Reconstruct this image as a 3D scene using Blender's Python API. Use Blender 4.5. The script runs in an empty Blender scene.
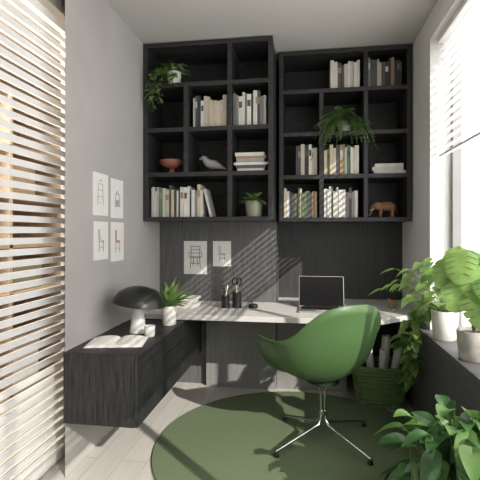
import bpy, bmesh, math, random
from mathutils import Vector, Matrix
random.seed(7)
R = random.Random(11)
SC = bpy.context.scene
UP = Vector((0, 0, 1))

# ------------------------------------------------------------------ materials
def mk(name, col, rough=.5, metal=0, var=.12, scale=12, stretch=(1, 1, 1), bump=0.0, bdist=.002, detail=5, spec=.5, transl=0, coat=0):
    m = bpy.data.materials.new(name); m.use_nodes = True
    nt = m.node_tree; N = nt.nodes; L = nt.links
    p = N['Principled BSDF']
    p.inputs['Roughness'].default_value = rough
    p.inputs['Metallic'].default_value = metal
    p.inputs['Specular IOR Level'].default_value = spec
    p.inputs['Coat Weight'].default_value = coat
    tc = N.new('ShaderNodeTexCoord'); mp = N.new('ShaderNodeMapping')
    mp.inputs['Scale'].default_value = stretch
    no = N.new('ShaderNodeTexNoise'); no.inputs['Scale'].default_value = scale; no.inputs['Detail'].default_value = detail
    L.new(tc.outputs['Object'], mp.inputs[0]); L.new(mp.outputs[0], no.inputs['Vector'])
    r = N.new('ShaderNodeValToRGB')
    r.color_ramp.elements[0].position = .3; r.color_ramp.elements[1].position = .7
    r.color_ramp.elements[0].color = (*[c*(1-var) for c in col], 1)
    r.color_ramp.elements[1].color = (*[min(1, c*(1+var)) for c in col], 1)
    L.new(no.outputs['Fac'], r.inputs[0]); L.new(r.outputs[0], p.inputs['Base Color'])
    if bump:
        b = N.new('ShaderNodeBump'); b.inputs['Strength'].default_value = bump; b.inputs['Distance'].default_value = bdist
        L.new(no.outputs['Fac'], b.inputs['Height']); L.new(b.outputs[0], p.inputs['Normal'])
    if transl:
        t = N.new('ShaderNodeBsdfTranslucent'); mx = N.new('ShaderNodeMixShader'); mx.inputs[0].default_value = transl
        L.new(r.outputs[0], t.inputs[0]); L.new(p.outputs[0], mx.inputs[1]); L.new(t.outputs[0], mx.inputs[2])
        L.new(mx.outputs[0], N['Material Output'].inputs[0])
    return m

def floor_mat():
    m = bpy.data.materials.new('floor_planks'); m.use_nodes = True
    nt = m.node_tree; N = nt.nodes; L = nt.links; p = N['Principled BSDF']
    tc = N.new('ShaderNodeTexCoord'); mp = N.new('ShaderNodeMapping'); mp.inputs['Rotation'].default_value = (0, 0, math.radians(90))
    br = N.new('ShaderNodeTexBrick'); br.offset = .37
    br.inputs['Color1'].default_value = (.64, .61, .57, 1); br.inputs['Color2'].default_value = (.57, .55, .51, 1)
    br.inputs['Mortar'].default_value = (.36, .34, .31, 1); br.inputs['Scale'].default_value = 1
    br.inputs['Mortar Size'].default_value = .002; br.inputs['Brick Width'].default_value = 1.5; br.inputs['Row Height'].default_value = .16
    L.new(tc.outputs['Object'], mp.inputs[0]); L.new(mp.outputs[0], br.inputs['Vector'])
    mp2 = N.new('ShaderNodeMapping'); mp2.inputs['Scale'].default_value = (18, 1.2, 1)
    no = N.new('ShaderNodeTexNoise'); no.inputs['Scale'].default_value = 3; no.inputs['Detail'].default_value = 7
    L.new(tc.outputs['Object'], mp2.inputs[0]); L.new(mp2.outputs[0], no.inputs['Vector'])
    mx = N.new('ShaderNodeMix'); mx.data_type = 'RGBA'; mx.blend_type = 'MULTIPLY'; mx.inputs['Factor'].default_value = .25
    L.new(br.outputs['Color'], mx.inputs['A']); L.new(no.outputs['Fac'], mx.inputs['B'])
    L.new(mx.outputs['Result'], p.inputs['Base Color']); p.inputs['Roughness'].default_value = .45
    return m

M = {}
M['wall'] = mk('plaster_grey', (.43, .415, .395), .9, var=.05, scale=3, bump=.08)
M['ceil'] = mk('ceiling_paint', (.58, .565, .54), .9, var=.02, scale=3)
M['white'] = mk('white_paint', (.82, .81, .79), .5, var=.02)
M['shelf'] = mk('black_oak', (.028, .028, .029), .5, var=.6, scale=6, stretch=(3, 3, 30), bump=.2)
M['cab'] = mk('black_oak_cabinet', (.018, .018, .0185), .5, var=.95, scale=5, stretch=(22, 22, 1.2), bump=.4)
M['panel'] = mk('grey_oak_panel', (.115, .114, .113), .6, var=.25, scale=5, stretch=(14, 14, .8), bump=.15)
M['panel2'] = mk('dark_oak_panel', (.045, .045, .047), .6, var=.3, scale=5, stretch=(14, 14, .8), bump=.15)
M['panel3'] = mk('sunlit_grey_panel', (.25, .248, .24), .6, var=.12, scale=5, stretch=(14, 14, .8), bump=.1)  # lightened panel grey: sunlight under the desk put into the colour
M['bench'] = mk('bench_grey', (.10, .10, .105), .55, var=.12, scale=6, stretch=(1, 1, 8))
M['desk'] = mk('desk_top', (.58, .57, .55), .4, var=.05, scale=5, stretch=(1, 8, 1))
M['floor'] = floor_mat()
M['rug'] = mk('green_rug', (.14, .18, .105), .98, var=.28, scale=160, bump=.4, bdist=.003, spec=.1)
M['chair'] = mk('green_plastic', (.065, .13, .045), .42, var=.05, scale=3, spec=.4)
M['chrome'] = mk('chrome', (.62, .62, .62), .16, 1, var=.02)
M['black'] = mk('black_metal', (.012, .012, .012), .4, var=.1)
M['olive'] = mk('olive_enamel', (.022, .023, .019), .32, var=.1, spec=.35)
M['paper'] = mk('paper', (.78, .77, .74), .85, var=.03)
M['ink'] = mk('ink', (.06, .06, .06), .8)
M['orange'] = mk('orange_ink', (.55, .22, .09), .8)
M['brownink'] = mk('brown_ink', (.33, .22, .14), .8)
M['terra'] = mk('terracotta', (.36, .14, .09), .6, var=.15, bump=.1)
M['teak'] = mk('teak', (.32, .16, .085), .5, var=.25, scale=8, stretch=(1, 1, 8))
M['birdw'] = mk('grey_wood', (.42, .41, .38), .6, var=.1, scale=9, stretch=(1, 1, 6))
M['concrete'] = mk('concrete', (.40, .38, .35), .85, var=.22, scale=18, bump=.3)
M['ceramic'] = mk('white_ceramic', (.72, .71, .68), .35, var=.04)
M['sage'] = mk('sage_ceramic', (.30, .31, .23), .55, var=.1)
M['soil'] = mk('soil', (.035, .024, .016), .95, var=.4, scale=60, bump=.6)
M['basket'] = mk('green_basket', (.15, .25, .10), .75, var=.25, scale=60, bump=.3)
M['leaf'] = mk('leaf_green', (.12, .24, .06), .4, var=.3, scale=9, transl=.3)
M['leafl'] = mk('leaf_light', (.24, .38, .11), .42, var=.25, scale=9, transl=.35)
M['leafd'] = mk('leaf_dark', (.045, .12, .035), .35, var=.35, scale=9, transl=.22)
M['stem'] = mk('stem_green', (.16, .24, .08), .6)
M['screen'] = mk('screen_black', (.006, .006, .007), .12, var=.0)
M['alu'] = mk('aluminium', (.55, .55, .55), .35, .8, var=.02)
M['keys'] = mk('keys', (.02, .02, .02), .5)
M['warmw'] = mk('warm_wood', (.50, .39, .28), .6, var=.2, scale=5, stretch=(1, 1, 9))
M['warmd'] = mk('warm_wood_dark', (.36, .27, .19), .6, var=.25, scale=5, stretch=(1, 1, 9))
M['frame'] = mk('window_frame', (.22, .22, .22), .5, var=.05)
BK = [mk('book_%d' % i, c, .7, var=.06) for i, c in enumerate([
    (.66, .64, .59), (.55, .50, .42), (.36, .35, .32), (.10, .10, .10), (.72, .71, .68), (.15, .22, .12),
    (.36, .24, .14), (.045, .05, .05), (.22, .23, .22), (.62, .53, .38)])]

# ------------------------------------------------------------------ builder
class B:
    def __init__(s, name):
        s.bm = bmesh.new(); s.mats = []; s.name = name
    def mi(s, m):
        if m not in s.mats: s.mats.append(m)
        return s.mats.index(m)
    def face(s, vs, m, sm=False):
        try: f = s.bm.faces.new(vs)
        except ValueError: return
        f.material_index = s.mi(m); f.smooth = sm
    def box(s, lo, hi, m, T=None):
        c = [Vector((x, y, z)) for x in (lo[0], hi[0]) for y in (lo[1], hi[1]) for z in (lo[2], hi[2])]
        if T: c = [T @ v for v in c]
        v = [s.bm.verts.new(p) for p in c]
        for q in ((0, 1, 3, 2), (4, 6, 7, 5), (0, 4, 5, 1), (2, 3, 7, 6), (0, 2, 6, 4), (1, 5, 7, 3)):
            s.face([v[i] for i in q], m)
    def prism(s, pts, z0, z1, m):
        a = [s.bm.verts.new((x, y, z0)) for x, y in pts]; b = [s.bm.verts.new((x, y, z1)) for x, y in pts]
        s.face(a[::-1], m); s.face(b, m)
        n = len(pts)
        for i in range(n): s.face([a[i], a[(i+1) % n], b[(i+1) % n], b[i]], m)
    def lathe(s, prof, c, m, seg=32, T=None, sx=1, sy=1):
        c = Vector(c); rings = []
        for r, z in prof:
            if r < 1e-5:
                p = Vector((0, 0, z)); p = (T @ p if T else p)+c
                rings.append([s.bm.verts.new(p)])
            else:
                ring = []
                for i in range(seg):
                    a = 2*math.pi*i/seg; p = Vector((r*sx*math.cos(a), r*sy*math.sin(a), z))
                    p = (T @ p if T else p)+c; ring.append(s.bm.verts.new(p))
                rings.append(ring)
        for A, Bq in zip(rings, rings[1:]):
            for i in range(seg):
                j = (i+1) % seg
                if len(A) == 1 and len(Bq) == 1: break
                if len(A) == 1: s.face([A[0], Bq[i], Bq[j]], m, True)
                elif len(Bq) == 1: s.face([A[i], A[j], Bq[0]], m, True)
                else: s.face([A[i], A[j], Bq[j], Bq[i]], m, True)
    def tube(s, pts, rad, m, seg=8, sx=1.0, caps=True):
        pts = [Vector(p) for p in pts]; n = len(pts)
        if not isinstance(rad, (list, tuple)): rad = [rad]*n
        rings = []; prev = None
        for i in range(n):
            d = (pts[min(i+1, n-1)]-pts[max(i-1, 0)])
            if d.length < 1e-7: d = Vector((0, 0, 1))
            d.normalize()
            if prev is None:
                a = UP if abs(d.z) < .9 else Vector((0, 1, 0))
                u = d.cross(a).normalized()
            else:
                u = (prev-d*prev.dot(d)).normalized()
            prev = u; w = d.cross(u)
            rings.append([s.bm.verts.new(pts[i]+(u*math.cos(2*math.pi*k/seg)*sx+w*math.sin(2*math.pi*k/seg))*rad[i]) for k in range(seg)])
        for A, Q in zip(rings, rings[1:]):
            for k in range(seg):
                s.face([A[k], A[(k+1) % seg], Q[(k+1) % seg], Q[k]], m, True)
        if caps:
            s.face(rings[0][::-1], m, False); s.face(rings[-1], m, False)
    def cyl(s, p0, p1, r, m, seg=16): s.tube([p0, p1], r, m, seg)
    def grid(s, rows, m, sm=True, closed=False):
        V = [[s.bm.verts.new(p) for p in r] for r in rows]
        for a, b in zip(V, V[1:]):
            n = len(a)
            for i in range(n if closed else n-1):
                s.face([a[i], a[(i+1) % n], b[(i+1) % n], b[i]], m, sm)
        return V
    def done(s, bevel=0, sub=0, solid=0, parent=None, merge=False, seg=2):
        if merge: bmesh.ops.remove_doubles(s.bm, verts=s.bm.verts, dist=1e-5)
        bmesh.ops.recalc_face_normals(s.bm, faces=s.bm.faces)
        for e in s.bm.edges:
            if len(e.link_faces) == 2 and e.calc_face_angle(0) > math.radians(38): e.smooth = False
        vs = s.bm.verts
        lo = Vector([min(v.co[i] for v in vs) for i in range(3)]); hi = Vector([max(v.co[i] for v in vs) for i in range(3)])
        o = Vector(((lo.x+hi.x)/2, (lo.y+hi.y)/2, lo.z))
        bmesh.ops.translate(s.bm, verts=vs, vec=-o)
        me = bpy.data.meshes.new(s.name); s.bm.to_mesh(me); s.bm.free()
        for m in s.mats: me.materials.append(m)
        ob = bpy.data.objects.new(s.name, me); ob.location = o; SC.collection.objects.link(ob)
        if solid:
            k = ob.modifiers.new('solid', 'SOLIDIFY'); k.thickness = solid; k.offset = 0
        if bevel:
            k = ob.modifiers.new('bevel', 'BEVEL'); k.width = bevel; k.segments = seg; k.limit_method = 'ANGLE'; k.angle_limit = math.radians(40)
        if sub:
            k = ob.modifiers.new('sub', 'SUBSURF'); k.levels = sub; k.render_levels = sub
        if parent:
            ob.parent = parent; ob.matrix_parent_inverse = parent.matrix_world.inverted()
        return ob

def empty(name, loc):
    e = bpy.data.objects.new(name, None); e.location = loc; SC.collection.objects.link(e)
    bpy.context.view_layer.update(); return e

def simple_box(name, lo, hi, m, bevel=0, parent=None):
    b = B(name); b.box(lo, hi, m); return b.done(bevel, parent=parent)

# ------------------------------------------------------------------ dims
XL, XR, XW = -1.35, .90, 1.02
YB1, YB2, YBK = 3.88, 4.20, -2.2
XS = -.255
H = 2.99
SILL = .69

# ------------------------------------------------------------------ room shell
simple_box('floor', (-3.2, YBK-.1, -.1), (1.3, YB2+.1, 0), M['floor'])
simple_box('ceiling', (-3.2, YBK-.1, H), (1.3, YB2+.1, H+.1), M['ceil'])
b = B('wall_left')
b.prism([(XL, 2.27), (XL, YB2), (XL-.12, YB2), (XL-.12, 2.50)], 0, H, M['wall'])
b.box((XL-.12, YBK, 0), (XL, .3, H), M['wall'])
b.box((XL-.12, .3, 2.74), (XL, 2.27, H), M['wall'])
b.box((XL-.24, .3, 2.74), (XL-.121, 2.9, H), M['wall'])
b.done(bevel=.003)
b = B('wall_back')
b.box((XL, YB1, 0), (XS, YB2+.1, H), M['panel'])
b.box((XS, YB2, .0), (XR+.12, YB2+.1, H), M['panel2'])
b.done()
simple_box('wall_front', (XL-.12, YBK-.1, 0), (XW+.2, YBK, H), M['wall'])
b = B('wall_right')
b.box((XR, 3.3, SILL), (XW+.18, YB2, H), M['white'])
b.box((XR, YBK, 2.80), (XW+.18, 3.3, H), M['white'])
b.box((XR, YBK, SILL), (XW+.18, -1.8, 2.80), M['white'])
b.box((.90, YBK, 0), (XW+.18, YB2, SILL-.04), M['bench'])
b.done()
simple_box('trim_sill', (.83, YBK, SILL-.04), (XW+.18, 3.299, SILL), M['bench'], bevel=.003)
b = B('wall_sill_cladding')
y = YBK
while y < YB2-.05:
    y2 = min(y+.8, YB2-.002); b.box((.84, y+.002, 0.0), (.899, y2-.002, SILL-.041), M['bench']); y = y2
b.done(bevel=.002)
b = B('wall_adjoining_room')
b.box((-3.1, -1.0, 0), (-3.0, 4.3, H), M['warmw'])
b.box((-3.0, 4.2, 0), (-1.47, 4.3, H), M['warmw'])
b.box((-3.0, -1.0, 0), (-1.47, -.9, H), M['wall'])
b.done()
unit = empty('wooden_storage_wall', (-2.7, 2.5, 0))
b = B('frame')
x0, x1, y0, y1 = -2.95, -2.45, .9, 4.1
b.box((x0, y0, 0), (x0+.02, y1, 2.6), M['warmd'])
for z in (0.0, .42, .84, 1.26, 1.68, 2.10, 2.56): b.box((x0, y0, z), (x1, y1, z+.04), M['warmw'])
yy = y0
while yy <= y1+.01:
    b.box((x0, yy-.02, 0), (x1, yy+.02, 2.6), M['warmw']); yy += .8
b.done(bevel=.003, parent=unit)
b = B('storage_boxes')
for (yy, z, w, h, m) in ((2.0, .46, .5, .3, 'paper'), (2.8, .46, .6, .32, 'sage'), (2.9, 1.30, .5, .25, 'paper'), (3.5, 1.72, .5, .3, 'warmd'), (2.2, 1.72, .4, .28, 'paper'), (3.6, .88, .5, .25, 'sage'), (2.75, 2.14, .5, .3, 'paper'), (3.55, .04, .5, .33, 'paper')):
    b.box((-2.9, yy-w/2+.05, z), (-2.5, yy+w/2-.05, z+h), M[m]); b.box((-2.91, yy-w/2+.04, z+h), (-2.49, yy+w/2-.04, z+h+.02), M['paper'])
b.done(bevel=.004, parent=unit)

# slatted sliding door
b = B('door_1')
def door_leaf(ya, yb):
    x0, x1 = -1.52, -1.485
    zt = 2.70
    b.box((x0, ya, .01), (x1, ya+.05, zt), M['white']); b.box((x0, yb-.05, .01), (x1, yb, zt), M['white'])
    b.box((x0, ya+.05, zt-.05), (x1, yb-.05, zt), M['white']); b.box((x0, ya+.05, .01), (x1, yb-.05, .07), M['white'])
    z = .085
    while z < zt-.07:
        b.box((x0+.012, ya+.05, z), (x1-.006, yb-.05, z+.034), M['white']); z += .0595
door_leaf(1.55, 2.56); door_leaf(.4, 1.49)
b.box((-1.485, 2.515, 1.02), (-1.478, 2.545, 1.14), M['alu'])
b.done()

# window, extended unseen past the camera to add fill light from behind
b = B('window_1')
xf0, xf1 = XW+.02, XW+.08
b.box((xf0, -1.8, SILL+.001), (xf1, 3.299, SILL+.05), M['frame']); b.box((xf0, -1.8, 2.75), (xf1, 3.299, 2.80), M['frame'])
for yy in (-1.8, -.5, .78, 2.05, 3.25): b.box((xf0, yy, SILL+.05), (xf1, yy+.045, 2.75), M['frame'])
b.done()
b = B('venetian_blind')
b.box((.945, -1.75, 2.76), (.995, 3.28, 2.798), M['white'])
z = 2.71
while z > 1.95:
    b.box((.950, -1.75, z-.001), (.990, 3.28, z+.001), M['white']); z -= .055
b.box((.955, -1.75, z), (.985, 3.28, z+.015), M['white'])
for yy in (-1.2, 0, 1.2, 2.3, 3.1): b.cyl((.97, yy, z), (.97, yy, 2.77), .0012, M['white'], 6)
b.done()

# ------------------------------------------------------------------ bookcases
Z0, PIT, TH = 1.49, .3725, .036
ZT = Z0+4*PIT
def sz(i): return Z0+i*PIT+TH
def bookcase(x0, x1, yf, yb, div):
    b = B('bookcase')
    b.box((x0, yb-.015, Z0), (x1, yb-.001, ZT), M['shelf'])
    for i in range(5):
        z = Z0+i*PIT if i < 4 else ZT-TH
        b.box((x0+TH, yf, z), (x1-TH, yb-.015, z+TH), M['shelf'])
    b.box((x0, yf-.002, Z0), (x0+TH, yb-.015, ZT), M['shelf']); b.box((x1-TH, yf-.002, Z0), (x1, yb-.015, ZT), M['shelf'])
    for row, xs in div.items():
        za = sz(row); zb = Z0+(row+1)*PIT if row < 3 else ZT-TH
        for x in xs: b.box((x-TH/2, yf+.001, za), (x+TH/2, yb-.015, zb), M['shelf'])
    return b.done(bevel=.0015, seg=1)
LX0, LX1, LY = XL+.002, XS-.002, 3.46
bookcase(LX0, LX1, LY, YB1, {0: [-.61], 1: [-.98, -.61], 2: [-.98, -.61], 3: [-.61]})
RX0, RX1, RY = XS+.03, .885, 3.79
bookcase(RX0, RX1, RY, YB2, {0: [.14, .515], 1: [.14, .515], 2: [.14, .515], 3: [.515]})

def book(b, x, w, h, d, yf, z, m, tilt=0, label=None):
    T = Matrix.Translation((x, yf, z)) @ Matrix.Rotation(tilt, 4, 'Y')
    t = .0025
    b.box((0, 0, 0), (t, d, h), m, T); b.box((w-t, 0, 0), (w, d, h), m, T); b.box((t, 0, 0), (w-t, t, h), m, T)
    b.box((t, t, .004), (w-t, d-.004, h-.004), M['paper'], T)
    if label: b.box((t, -.0006, h*.62), (w-t, 0, h*.82), label, T)
def books(x0, x1, yf, z, hm=.25, lean=False, pal=None):
    b = B('books'); x = x0
    pal = pal or [0, 0, 4, 1, 2, 4, 3, 5, 9, 8, 6, 7]
    while True:
        w = R.uniform(.012, .034)
        if x+w > x1-(.06 if lean else 0): break
        h = hm*R.uniform(.82, 1.03); d = R.uniform(.17, .22)
        m = BK[R.choice(pal)]
        lab = BK[R.choice([3, 0, 6])] if R.random() < .35 else None
        book(b, x, w, h, d, yf+R.uniform(0, .02), z+.0005, m, 0, lab); x += w+.0012
    if lean:
        w = .018; th = math.radians(-14); hh = hm*.9
        book(b, x+hh*math.sin(-th)*1.0+.002-0, w, hh, .19, yf+.01, z+.001+0, BK[0], th)
    return b.done()
def stack(x0, x1, yf, z, n, name='stacked_books', pal=(0, 3, 4, 2, 6, 0, 8)):
    b = B(name)
    for i in range(n):
        h = R.uniform(.018, .034); a = R.uniform(0, .03); e = R.uniform(0, .03); m = BK[pal[i % len(pal)]]
        b.box((x0+a, yf, z), (x1-e, yf+.2, z+.003), m); b.box((x0+a, yf, z+h-.003), (x1-e, yf+.2, z+h), m)
        b.box((x0+a, yf, z+.003), (x0+a+.003, yf+.2, z+h-.003), m); b.box((x0+a, yf-.002, z), (x1-e, yf, z+h), m)
        b.box((x0+a+.003, yf+.003, z+.003), (x1-e-.004, yf+.196, z+h-.003), M['paper']); z += h+.0003
    return b.done()
yl = LY+.04; yr = RY+.04
books(-.93, -.632, yl, sz(2), .27, pal=[0, 4, 3, 1, 9, 2, 7, 0]); books(-.588, -.30, yl, sz(2), .285, pal=[4, 0, 3, 8, 0, 5, 4, 6])
stack(-.58, -.30, yl, sz(1), 6)
books(-1.30, -.76, yl, sz(0), .265, lean=True, pal=[0, 4, 4, 9, 1, 2, 0, 3, 5, 4, 7])
books(.22, .492, yr, sz(3), .25, pal=[0, 4, 3, 1, 3, 0])
books(.54, .82, yr, sz(3), .26, pal=[3, 7, 0, 6, 8, 7, 1])
books(-.08, .118, yr, sz(1), .27, pal=[3, 0, 6, 7, 1]); books(.165, .485, yr, sz(1), .265, pal=[5, 0, 6, 4, 1, 3, 9, 2])
books(-.185, .118, yr, sz(0), .26, pal=[0, 9, 4, 5, 3, 6, 0]); books(.165, .485, yr, sz(0), .265, pal=[4, 3, 0, 5, 2, 8, 0])
stack(.57, .85, yr, sz(1), 3, pal=(4, 0, 4))

# ------------------------------------------------------------------ figures & ceramics
b = B('footed_bowl'); c = (-1.14, 3.60, sz(1))
b.lathe([(0, 0), (.05, 0), (.052, .008), (.028, .022), (.02, .04), (.026, .052), (.07, .066), (.10, .092), (.108, .118), (.102, .118), (.09, .094), (.05, .07), (0, .066)], c, M['terra'], 40)
b.done()
b = B('wooden_bird_figurine'); z = sz(1)
sp = [(-.665, .035), (-.69, .045), (-.72, .060), (-.755, .072), (-.79, .078), (-.82, .090), (-.84, .112), (-.852, .130), (-.868, .134), (-.885, .131), (-.905, .126)]
rr = [.006, .012, .024, .036, .040, .036, .027, .024, .021, .008, .001]
b.tube([(x, 3.60, z+q) for x, q in sp], rr, M['birdw'], 16)
for dy in (-.012, .012):
    b.cyl((-.785, 3.60+dy, z+.001), (-.785, 3.60+dy, z+.05), .003, M['black'], 6)
b.lathe([(0, 0), (.028, 0), (.028, .006), (0, .006)], (-.785, 3.60, z), M['birdw'], 20)
for s in (-1, 1): b.lathe([(0, -.003), (.003, 0), (0, .003)], (-.868, 3.60+s*.0195, z+.138), M['black'], 8)
b.done()
b = B('wooden_elephant_figurine'); z = sz(0); cx, cy = .70, 3.93
b.tube([(cx+.085, cy, z+.075), (cx+.07, cy, z+.088), (cx+.03, cy, z+.096), (cx-.02, cy, z+.098), (cx-.05, cy, z+.10), (cx-.075, cy, z+.108), (cx-.10, cy, z+.10), (cx-.118, cy, z+.075), (cx-.124, cy, z+.045), (cx-.135, cy, z+.022), (cx-.15, cy, z+.028)],
       [.008, .034, .044, .042, .034, .036, .028, .016, .011, .008, .006], M['teak'], 16)
for dx in (-.045, .055):
    for dy in (-.02, .02):
        b.tube([(cx+dx, cy+dy, z), (cx+dx, cy+dy, z+.03), (cx+dx, cy+dy*.8, z+.08)], [.016, .0145, .022], M['teak'], 12)
b.tube([(cx+.085, cy, z+.085), (cx+.098, cy, z+.06), (cx+.10, cy, z+.035)], [.004, .003, .004], M['teak'], 6)
for s in (-1, 1):
    b.lathe([(0, -.004), (.026, -.002), (.028, 0), (.026, .002), (0, .004)], (cx-.062, cy+s*.037, z+.098), M['teak'], 16, T=Matrix.Rotation(math.radians(82*s), 4, 'X'), sy=1.25)
    b.tube([(cx-.10, cy+s*.016, z+.08), (cx-.125, cy+s*.02, z+.066), (cx-.14, cy+s*.02, z+.07)], [.004, .003, .001], M['paper'], 6)
b.done()

# ------------------------------------------------------------------ plants
def leaf(b, base, d, L, W, m, droop=.3, fold=.12, kind='oval', n=7):
    base = Vector(base); d = Vector(d).normalized()
    side = d.cross(UP)
    if side.length < .05: side = Vector((R.uniform(-1, 1), R.uniform(-1, 1), 0))
    side.normalize(); nrm = side.cross(d).normalized()
    rows = []
    if kind == 'monstera':
        T = [0, .04, .12]; K = [.25, .8, 1]
        for k in range(4):
            a = .24+k*.165
            T += [a-.004, a+.010, a+.026, a+.10]; K += [1, .42, .98, 1]
        T += [.90, .96, 1.0]; K += [1, 1, 1]
        for t, q in zip(T, K):
            w0 = (math.sin(math.pi*(min(1, t*.97+.03)**.62)))**.6 if t < 1 else .01
            w = max(.02, w0*q)*W*.5; f = .10*w
            def at(tt): return base+d*L*tt-UP*(droop*L*tt*tt)
            sw = .07*(w/(W*.5))
            p = at(t); pe = at(min(1.02, t+sw)); pm = at(min(1.01, t+sw*.45))
            rows.append([pe-side*w-nrm*f, pm-side*w*.5+nrm*f, p, pm+side*w*.5+nrm*f, pe+side*w-nrm*f])
        b.grid(rows, m); return rows
    for i in range(n+1):
        t = i/n
        p = base+d*L*t-UP*(droop*L*t*t)
        if kind == 'oval': w = math.sin(math.pi*min(1, t**.8))**.8
        elif kind == 'heart': w = (math.sin(math.pi*(t**.55)))**.75 if t < 1 else 0
        else: w = min(1, t*4+.35)*(1-t**2.2)
        w = max(w, .015)*W*.5
        f = fold*w
        rows.append([p-side*w+nrm*f*2, p, p+side*w+nrm*f*2])
    b.grid(rows, m)
    return rows

def curve(p0, d, L, droop, n=8):
    p0 = Vector(p0); d = Vector(d).normalized()
    return [p0+d*L*(i/n)-UP*(droop*L*(i/n)**2) for i in range(n+1)]

def pot(b, c, r0, r1, h, m, seg=36, lip=.006):
    b.lathe([(0, 0), (r0*.93, 0), (r0, .006), (r1, h-.004), (r1-.002, h), (r1-lip, h), (r1-lip-.002, h*.86)], c, m, seg)
    b.lathe([(r1-lip-.001, h*.87), (r1*.5, h*.9), (0, h*.9)], c, M['soil'], seg)

def trailing(name, c, pr, ph, potm, strands, leafm, lsize, bush=26, bushr=.12, xmax=None, zb=-.15):
    b = B(name); pot(b, c, pr*.85, pr, ph, potm)
    top = Vector(c)+UP*ph*.9
    for i in range(bush):
        a = R.uniform(0, 2*math.pi); e = R.uniform(.25 if xmax is None else .55, 1.35)
        d = Vector((math.cos(a)*math.cos(e), math.sin(a)*math.cos(e)+zb, math.sin(e)))
        if xmax is not None and d.x > 0: d.x *= -.6
        L = bushr*R.uniform(.5, 1)
        pts = curve(top, d, L, .3, 4); b.tube(pts, .0015, M['stem'], 5, caps=False)
        dd = Vector((d.x, d.y, R.uniform(-.5, .1)))
        if xmax is not None: dd.x -= .3; dd.y -= .3
        leaf(b, pts[-1], dd, lsize*R.uniform(.7, 1.2), lsize*.75*R.uniform(.8, 1), R.choice(leafm), R.uniform(.1, .5), .12, 'heart')
    for pts in strands:
        pts = [Vector(p) for p in pts]
        dense = []
        for k in range(len(pts)-1):
            for q in range(5): dense.append(pts[k].lerp(pts[k+1], q/5)+Vector((R.uniform(-.004, .004), R.uniform(-.003, .003), 0)))
        dense.append(pts[-1]); b.tube(dense, .0018, M['stem'], 5)
        for k in range(2, len(dense)):
            for rep in range(2):
                if R.random() < .7:
                    a = R.uniform(-math.pi*.95, -.05)
                    d = Vector((math.cos(a), math.sin(a)*.6, R.uniform(-.7, .2)))
                    leaf(b, dense[k], d, lsize*R.uniform(.6, 1.1), lsize*.75*R.uniform(.7, 1), R.choice(leafm), .35, .12, 'heart')
    return b.done()
z = sz(3)
fy = LY-.025
trailing('trailing_pothos', (-1.10, 3.53, z), .06, .11, M['ceramic'],
         [[(-1.13, 3.51, z+.10), (-1.20, fy, z+.09), (-1.24, fy-.02, z-.02), (-1.25, fy-.02, z-.14), (-1.24, fy-.01, z-.24)],
          [(-1.12, 3.50, z+.10), (-1.16, fy, z+.06), (-1.19, fy-.02, z-.06), (-1.20, fy-.02, z-.18)],
          [(-1.12, 3.51, z+.11), (-1.22, fy+.03, z+.13), (-1.27, fy-.02, z+.05), (-1.28, fy-.02, z-.10)],
          [(-1.09, 3.50, z+.10), (-1.07, fy, z+.06), (-1.09, fy-.01, z-.03)]],
         [M['leafl'], M['leafl'], M['leaf']], .06, 44, .15)
b = B('potted_fern'); c = Vector((.34, 3.88, sz(2))); pot(b, c, .05, .06, .10, M['ceramic'])
for i in range(90):
    a = R.uniform(0, 2*math.pi); e = R.uniform(.35, 1.35)
    d = Vector((math.cos(a)*math.cos(e), math.sin(a)*math.cos(e)*.7-.5, math.sin(e)))
    L = R.uniform(.22, .38) if d.y < 0 else R.uniform(.10, .16)
    pts = curve(c+UP*.09, d, L, R.uniform(.5, 1.5), 14)
    pts = [Vector((min(max(p.x, .17), .49) if p.y > RY-.01 else p.x, p.y, min(p.z, sz(2)+.31))) for p in pts]
    b.tube(pts, .0013, M['stem'], 4, caps=False); mm = R.choice([M['leaf'], M['leafl'], M['leafl'], M['leafl']])
    for k in range(2, 15):
        t = k/14; tg = (pts[k]-pts[k-1]).normalized(); s = tg.cross(UP)
        if s.length < .1: s = Vector((1, 0, 0))
        s.normalize(); ll = .044*math.sin(math.pi*(.15+t*.8))
        for q in (-1, 1): leaf(b, pts[k], s*q+tg*.6, ll, .018, mm, .2, .05, 'oval', 3)
b.done()
b = B('potted_succulent'); c = Vector((-.42, 3.55, sz(0))); pot(b, c, .062, .072, .13, M['sage'])
for i in range(34):
    a = R.uniform(0, 2*math.pi); e = R.uniform(.1, 1.1)
    d = Vector((math.cos(a)*math.cos(e), math.sin(a)*math.cos(e)*.8-.1, math.sin(e)))
    leaf(b, c+UP*.115, d, R.uniform(.11, .17), .05, R.choice([M['leafl'], M['leaf']]), .35, .2, 'oval')
b.done()
b = B('potted_dracaena'); c = Vector((-.985, 3.04, .7215)); pot(b, c, .05, .06, .14, M['ceramic'])
for i in range(26):
    a = R.uniform(0, 2*math.pi); e = R.uniform(.35, 1.35)
    d = Vector((math.cos(a)*math.cos(e), math.sin(a)*math.cos(e), math.sin(e)))
    leaf(b, c+UP*.12, d, R.uniform(.2, .32), .05, R.choice([M['leafl'], M['leafl'], M['leaf']]), R.uniform(.1, .45), .3, 'blade', 8)
b.done()
b = B('potted_monstera'); c = Vector((.93, 2.56, SILL+.001)); pot(b, c, .078, .09, .165, M['concrete'])
spec = [(-.10, -.06, .50, .20), (-.04, -.22, .42, .20), (-.02, .05, .64, .19), (-.14, .06, .60, .17), (-.02, -.10, .56, .20), (.02, -.24, .50, .18), (-.06, .16, .66, .17), (.0, -.30, .34, .16), (-.08, -.02, .64, .18)]
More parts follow.
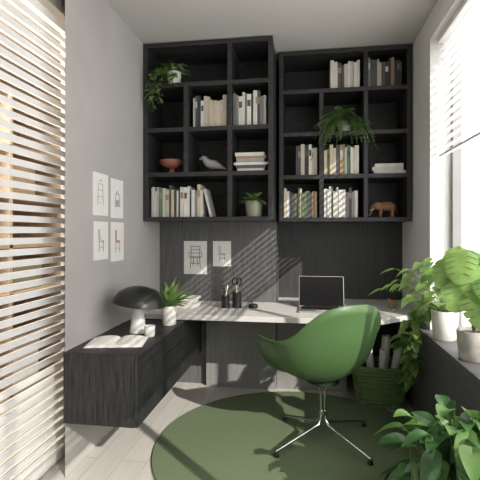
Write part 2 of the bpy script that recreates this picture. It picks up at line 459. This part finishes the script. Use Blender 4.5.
for dx, dy, dz, L in spec:
    p1 = c+UP*.13; p2 = c+Vector((dx*.8, dy*.62, dz*.95))
    mid = p1.lerp(p2, .5)+UP*.07
    pts = [p1, p1.lerp(mid, .55)+UP*.015, mid, mid.lerp(p2, .6)+UP*.01, p2]
    b.tube(pts, .0035, M['stem'], 6)
    d = Vector((dx-.10, dy-.3, -.35))
    leaf(b, p2, d, L, L*.95, R.choice([M['leaf'], M['leafl'], M['leafl']]), .3, .06, 'monstera')
b.done()
zz = SILL+.001
def sill_strand(y, out, drop):
    return [(.92, y, zz+.18), (.88, y+.04, zz+.22), (.80-out*.5, y+.09, zz+.14), (.775-out, y+.10, zz-.02), (.765-out, y+.10, zz-drop*.6), (.77-out, y+.10, zz-drop)]
trailing('trailing_ivy', (.915, 3.02, zz), .085, .19, M['ceramic'],
         [sill_strand(3.05, .02, .25), sill_strand(3.10, .03, .34), sill_strand(3.12, .08, .10)],
         [M['leaf'], M['leafl'], M['leafl']], .10, 60, .54, xmax=1, zb=0)
b = B('potted_peace_lily'); c = Vector((.665, 1.98, 0)); pot(b, c, .11, .13, .28, M['concrete'])
for i in range(130):
    a = R.uniform(0, 2*math.pi); e = R.uniform(.35, 1.45)
    d = Vector((math.cos(a)*math.cos(e), math.sin(a)*math.cos(e), math.sin(e)))
    if d.x > 0: d.x *= .25
    Ls = R.uniform(.18, .43); pts = curve(c+UP*.25, d, Ls, .12, 4)
    for p in pts: p.x = max(.47, min(p.x, .76))
    b.tube(pts, .003, M['stem'], 5, caps=False)
    dd = Vector((min(.05, d.x*.6+R.uniform(-.3, .1)), d.y+R.uniform(-.5, .2), R.uniform(-.3, .5)))
    L = R.uniform(.12, .19)
    leaf(b, pts[-1], dd, L, L*.50, R.choice([M['leafd'], M['leafd'], M['leaf']]), .45, .18, 'oval', 8)
b.done()

# ------------------------------------------------------------------ desk & cabinet
b = B('desk')
b.prism([(XL+.002, 3.2), (.50, 3.2), (.86, 3.50), (.899, 3.50), (.899, YB2-.001), (XS+.001, YB2-.001), (XS+.001, YB1-.001), (XL+.002, YB1-.001)], .725, .765, M['desk'])
b.box((XL+.46, 3.82, 0), (XS-.001, YB1-.001, .724), M['panel3'])
b.box((XS+.002, 3.86, 0), (.36, 3.90, .724), M['panel3'])
b.done(bevel=.003)
CX = -.91
b = B('floating_cabinet')
b.box((XL+.001, 2.25, .32), (CX-.018, 3.81, .72), M['cab'])
for (ya, yb, za, zb) in ((2.252, 2.70, .322, .718), (2.704, 3.15, .322, .452), (2.704, 3.15, .456, .586), (2.704, 3.15, .590, .718), (3.154, 3.69, .322, .718)):
    b.box((CX-.018, ya, za), (CX, yb, zb), M['cab'])
b.done(bevel=.002)
DZ = .766
b = B('laptop'); lx, ly = .135, 3.42
b.box((lx-.185, ly-.02, DZ), (lx+.185, ly+.22, DZ+.014), M['alu'])
b.box((lx-.165, ly+.07, DZ+.0142), (lx+.165, ly+.20, DZ+.015), M['keys'])
for i in range(12):
    for j in range(4): b.box((lx-.16+i*.027, ly+.075+j*.031, DZ+.015), (lx-.137+i*.027, ly+.101+j*.031, DZ+.018), M['black'])
b.box((lx-.05, ly-.01, DZ+.0142), (lx+.05, ly+.055, DZ+.0146), M['concrete'])
T = Matrix.Translation((lx, ly+.222, DZ+.012)) @ Matrix.Rotation(math.radians(-14), 4, 'X')
b.box((-.185, 0, 0), (.185, .007, .255), M['alu'], T); b.box((-.181, -.0012, .006), (.181, 0, .251), M['screen'], T)
b.cyl((lx-.14, ly+.222, DZ+.012), (lx+.14, ly+.222, DZ+.012), .006, M['black'], 10)
b.done(bevel=.0015)
def cup(x, y, r, h, n, nm='pencil_holder'):
    b = B(nm); b.lathe([(0, 0), (r, 0), (r, h), (r-.003, h), (r-.003, .005), (0, .005)], (x, y, DZ), M['black'], 28)
    for i in range(n):
        a = R.uniform(0, 6.28); rr = r*.5; L = R.uniform(.15, .2)
        p0 = Vector((x-math.cos(a)*rr, y-math.sin(a)*rr, DZ+.007)); p1 = Vector((x+math.cos(a)*rr*1.3, y+math.sin(a)*rr*1.3, DZ+L))
        m = R.choice([M['black'], M['ink'], M['teak'], M['paper']])
        b.tube([p0, p1, p1+(p1-p0).normalized()*.012], [.0037, .0037, .0008], m, 8)
    return b
cup(-.66, 3.55, .034, .10, 7).done(); b = cup(-.565, 3.56, .038, .13, 6)
for s in (-1, 1):
    pts = [Vector((-.565+s*.019+.019*math.cos(t*math.pi/6), 3.56, DZ+.22+.028*math.sin(t*math.pi/6))) for t in range(13)]
    b.tube(pts, .0055, M['black'], 6, caps=False)
    b.tube([(-.565+s*.012, 3.56, DZ+.195), (-.565-s*.006, 3.56, DZ+.02)], .005, M['alu'], 6)
b.done()
b = B('tape_dispenser'); b.lathe([(0, 0), (.038, 0), (.042, .008), (.036, .03), (.015, .036), (0, .036)], (-.43, 3.58, DZ), M['black'], 24)
b.lathe([(.012, .035), (.014, .05), (.0, .052)], (-.43, 3.58, DZ), M['alu'], 16); b.done()
stack(-1.14, -.90, 3.48, DZ, 3, 'stack_of_notebooks', pal=(4, 0, 4))
b = B('toy_figurine'); x, y = .72, 3.72
b.tube([(x+.04, y, DZ+.038), (x+.01, y, DZ+.045), (x-.02, y, DZ+.05), (x-.035, y, DZ+.07), (x-.05, y, DZ+.065)], [.006, .02, .019, .014, .005], M['teak'], 12)
for dx in (-.015, .025):
    for dy in (-.01, .01): b.tube([(x+dx, y+dy, DZ), (x+dx, y+dy, DZ+.04)], [.005, .008], M['teak'], 8)
b.done()
b = B('table_lamp'); lx, ly, lz = -1.12, 2.78, .7205
b.lathe([(0, 0), (.055, 0), (.058, .006), (.052, .03), (.036, .16), (.030, .18), (0, .18)], (lx, ly, lz), M['ceramic'], 32)
b.cyl((lx, ly, lz+.175), (lx, ly, lz+.25), .008, M['black'], 12)
T = Matrix.Rotation(math.radians(8), 4, 'Y')
b.lathe([(0, .115), (.05, .112), (.10, .096), (.145, .066), (.172, .025), (.178, 0), (.174, 0), (.168, .024), (.14, .062), (.095, .09), (0, .108)], (lx+.01, ly, lz+.195), M['olive'], 48, T=T)
b.done()
b = B('open_book')
Tm = Matrix.Translation((-1.14, 2.50, .7212)) @ Matrix.Rotation(math.radians(12), 4, 'Z')
b.box((-.17, -.12, 0), (.17, .12, .003), BK[4], Tm)
for s in (-1, 1):
    rows = []
    for i in range(9):
        t = i/8; x = s*(.003+.16*t); zt = .004+.018*math.sin(math.pi*min(1, t*1.0))**.6*(1-t*.5)
        rows.append([Tm @ Vector((x, -.115, .003)), Tm @ Vector((x, -.115, zt)), Tm @ Vector((x, .115, zt)), Tm @ Vector((x, .115, .003))])
    b.grid(rows, M['paper'], False)
b.done()
b = B('ceramic_cup'); b.lathe([(0, 0), (.026, 0), (.034, .01), (.036, .07), (.033, .07), (.031, .01), (0, .008)], (-1.0, 2.68, .7205), M['ceramic'], 24); b.done()

# ------------------------------------------------------------------ pictures (fine line drawings)
CH0 = [(.28, .18, .32, .5), (.72, .18, .68, .5), (.40, .26, .42, .5), (.60, .26, .58, .5), (.28, .5, .72, .5), (.30, .53, .70, .53), (.28, .5, .30, .53), (.72, .5, .70, .53), (.32, .53, .30, .84), (.68, .53, .70, .84), (.30, .84, .70, .84), (.31, .74, .69, .74), (.32, .64, .68, .64), (.30, .33, .70, .33), (.22, .66, .22, .52), (.22, .66, .32, .68), (.78, .66, .78, .52), (.78, .66, .68, .68), (.22, .52, .29, .5), (.78, .52, .71, .5)]
CH1 = [(.36, .22, .38, .48), (.66, .22, .62, .48), (.34, .48, .68, .46), (.34, .48, .32, .78), (.32, .78, .40, .80), (.40, .80, .42, .52), (.42, .52, .68, .50), (.68, .50, .68, .46), (.37, .34, .64, .32), (.37, .6, .41, .6)]
CH2 = [(.30, .25, .34, .75), (.34, .75, .62, .75), (.62, .75, .66, .25), (.32, .45, .65, .45), (.33, .6, .64, .6), (.42, .3, .55, .3), (.4, .8, .5, .86), (.5, .86, .58, .8)]
CH3 = [(.30, .30, .38, .62), (.38, .62, .50, .70), (.50, .70, .64, .60), (.64, .60, .70, .30), (.34, .46, .67, .46), (.40, .62, .62, .62), (.45, .3, .48, .46), (.56, .3, .55, .46), (.3, .3, .7, .3)]
def print_left(y0, y1, z0, z1, segs, ink, fills=()):
    b = B('art_print'); x = XL+.001
    b.box((x, y0, z0), (x+.004, y1, z1), M['paper'])
    w = y1-y0; h = z1-z0
    for a, c, e, f, m in fills: b.box((x+.004, y0+w*a, z0+h*c), (x+.0046, y0+w*e, z0+h*f), M[m])
    for a, c, e, f in segs: b.tube([(x+.0045, y0+w*a, z0+h*c), (x+.0045, y0+w*e, z0+h*f)], .0016, M[ink], 6)
    b.done()
print_left(2.585, 2.80, 1.51, 1.79, CH2, 'brownink'); print_left(2.845, 3.05, 1.50, 1.78, CH3, 'ink', ((.38, .32, .62, .44, 'birdw'),))
print_left(2.595, 2.80, 1.215, 1.47, CH1, 'ink'); print_left(2.845, 3.06, 1.19, 1.47, CH1, 'brownink', ((.38, .49, .66, .535, 'orange'), (.335, .53, .395, .78, 'orange')))
def print_back(x0, x1, z0, z1, segs, t):
    b = B('chair_print'); y = YB1-.001
    b.box((x0, y-.004, z0), (x1, y, z1), M['paper'])
    w = x1-x0; h = z1-z0
    for a, c, e, f in segs: b.tube([(x0+w*a, y-.0045, z0+h*c), (x0+w*e, y-.0045, z0+h*f)], t, M['ink'], 6)
    b.done()
print_back(-1.113, -.895, 1.01, 1.316, CH0, .0026); print_back(-.838, -.67, 1.085, 1.316, CH1, .0018)

# ------------------------------------------------------------------ rug
b = B('round_rug'); b.lathe([(0, .0005), (.935, .0005), (.945, .006), (.938, .013), (.92, .0135), (.5, .0135), (0, .0135)], (-.04, 2.83, 0), M['rug'], 128); b.done()
RZ = .0138
# ------------------------------------------------------------------ chair
CHX, CHY = .12, 2.92
chair = empty('swivel_armchair', (CHX, CHY, RZ))
rim = [(0, .30, 0, -.01), (14, .30, .09, -.01), (28, .29, .19, .01), (42, .28, .285, .10), (54, .25, .345, .24), (66, .18, .37, .285), (85, .07, .375, .290), (105, -.05, .36, .30), (122, -.145, .32, .34), (138, -.225, .26, .435), (154, -.28, .18, .51), (168, -.315, .09, .54), (180, -.325, 0, .545)]
full = [(x, y, z) for a, x, y, z in rim]+[(x, -y, z) for a, x, y, z in rim[-2:0:-1]]
def cr(P, t):
    n = len(P); i = int(math.floor(t)) % n; f = t-math.floor(t)
    p = [Vector(P[(i+k-1) % n]) for k in range(4)]
    return .5*((2*p[1])+(-p[0]+p[2])*f+(2*p[0]-5*p[1]+4*p[2]-p[3])*f*f+(-p[0]+3*p[1]-3*p[2]+p[3])*f**3)
NS = 96; NR = 18
rows = []
for j in range(1, NR+1):
    t = j/NR; ring = []
    for i in range(NS):
        r = cr(full, len(full)*i/NS)
        s = .80*math.sin(math.pi/2*min(t, 1))+.20*t
        g = .62*(1-math.cos(math.pi/2*t))+.38*t**3
        x, y = r.x*s, r.y*s
        if r.z < .05:
            zz2 = r.z*t**4+.02*t*t*(1-t)*2
        else: zz2 = r.z*g
        lip = max(0, t-.90)/.10
        nn = Vector((r.x, r.y, 0)).normalized()*.018*lip*lip
        ring.append(Vector((x+nn.x, y+nn.y, zz2)))
    rows.append(ring)
ang = math.radians(90+32)
Tc = Matrix.Translation((CHX, CHY, .42)) @ Matrix.Rotation(ang, 4, 'Z')
b = B('seat_shell')
V = b.grid([[Tc @ p for p in r] for r in rows], M['chair'], True, True)
cv = b.bm.verts.new(Tc @ Vector((0, 0, -.001)))
for i in range(NS): b.face([cv, V[0][i], V[0][(i+1) % NS]], M['chair'], True)
b.done(solid=.009, parent=chair)
b = B('base_legs')
feet = [(-.30, -.265), (.27, -.27), (.30, .255), (-.27, .265)]
for fx, fy in feet:
    d = Vector((fx, fy, 0)); L = d.length; u = d/L
    def P(r, z): return Vector((CHX, CHY, 0))+u*r+UP*z
    b.tube([P(.09, .412), P(.05, .395), P(.024, .36), P(.017, .30), (P(.017, .20)), P(.022, .155), P(.045, .125), P(.10, .112), P(.22, .085), P(L, .045)], [.009, .009, .009, .009, .009, .0095, .011, .012, .011, .009], M['chrome'], 12)
    b.lathe([(0, 0), (.017, 0), (.018, .012), (.010, .024), (.006, .04), (0, .04)], P(L-.006, RZ), M['black'], 16)
b.lathe([(0, .40), (.10, .40), (.11, .406), (.10, .413), (0, .413)], (CHX, CHY, 0), M['chrome'], 32)
b.lathe([(0, .185), (.026, .185), (.027, .20), (.026, .215), (0, .215)], (CHX, CHY, 0), M['chrome'], 24)
b.done(parent=chair)

# ------------------------------------------------------------------ basket
b = B('woven_basket'); bx, by = .60, 3.66
def srect(a, rx, ry, e=.55):
    ca, sa = math.cos(a), math.sin(a)
    return Vector((rx*math.copysign(abs(ca)**e, ca), ry*math.copysign(abs(sa)**e, sa), 0))
NB = 84
for j in range(11):
    z = .016+j*.028; rx = .165+.004*j; ry = .125+.003*j; pts = []
    for i in range(NB+1):
        a = 2*math.pi*i/NB; q = srect(a, rx, ry); off = .006*math.cos(math.pi*i/2+math.pi*j)
        pts.append(Vector((bx, by, z))+q*(1+off/.15))
    b.tube(pts, .0145, M['basket'], 6, caps=False)
for i in range(0, NB, 4):
    a = 2*math.pi*i/NB
    b.tube([Vector((bx, by, .002))+srect(a, .163, .123), Vector((bx, by, .31))+srect(a, .205, .155)], .006, M['basket'], 5)
pts = [Vector((bx, by, .318))+srect(2*math.pi*i/NB, .212, .16) for i in range(NB+1)]
b.tube(pts, .014, M['basket'], 8, caps=False)
b.lathe([(0, .004), (.14, .004), (.14, .012), (0, .012)], (bx, by, 0), M['basket'], 30, sy=.75)
for s in (-1, 1):
    b.tube([Vector((bx+s*.205, by+.06*math.cos(t), .31+.055*math.sin(t))) for t in [k*math.pi/10 for k in range(11)]], .008, M['basket'], 8)
for (dx, dy, tx, ty, r, L) in ((-.06, 0, -.03, .0, .032, .50), (.03, .03, .04, .02, .036, .52), (.09, -.03, .06, -.01, .03, .46), (.0, -.05, .02, -.03, .026, .44)):
    p0 = Vector((bx+dx*.7, by+dy, .02)); p1 = Vector((bx+dx+tx, by+dy+ty, .02+L)); dd = (p1-p0).normalized()
    b.tube([p0, p1], r, M['paper'], 24, caps=False); b.tube([p0, p1-dd*.001], r*.86, M['paper'], 24, caps=False)
    b.tube([p1-dd*.02, p1-dd*.0015], r*.5, M['concrete'], 16, caps=False)
b.done()

# ------------------------------------------------------------------ light
w = bpy.data.worlds.new('world'); SC.world = w; w.use_nodes = True
bg = w.node_tree.nodes['Background']; bg.inputs[0].default_value = (1, .985, .97, 1); bg.inputs[1].default_value = 3.5
def sun(d, e, ang):
    l = bpy.data.lights.new('sun', 'SUN'); l.energy = e; l.angle = math.radians(ang); l.color = (1, .94, .85)
    o = bpy.data.objects.new('sun', l); SC.collection.objects.link(o)
    o.rotation_euler = Vector(d).to_track_quat('-Z', 'Y').to_euler(); o.location = (4, -1, 4)
sun((-.62, .60, -.50), 5.0, .6)
l = bpy.data.lights.new('adjoining_room_fill', 'AREA'); l.energy = 95; l.size = .8; l.color = (1, .93, .84)  # unseen fill light, added to brighten the room behind the slats
o = bpy.data.objects.new('adjoining_room_fill', l); o.location = (-2.1, 2.3, 2.93); SC.collection.objects.link(o)
SC.view_settings.view_transform = 'Standard'

# ------------------------------------------------------------------ camera
cd = bpy.data.cameras.new('camera'); cam = bpy.data.objects.new('camera', cd); SC.collection.objects.link(cam)
cam.location = (0, 0, 1.4); cam.rotation_euler = (math.radians(90), 0, math.radians(8.6))
cd.sensor_width = 36; cd.lens = 32.25; cd.shift_y = -8/480; cd.clip_start = .05
SC.camera = cam
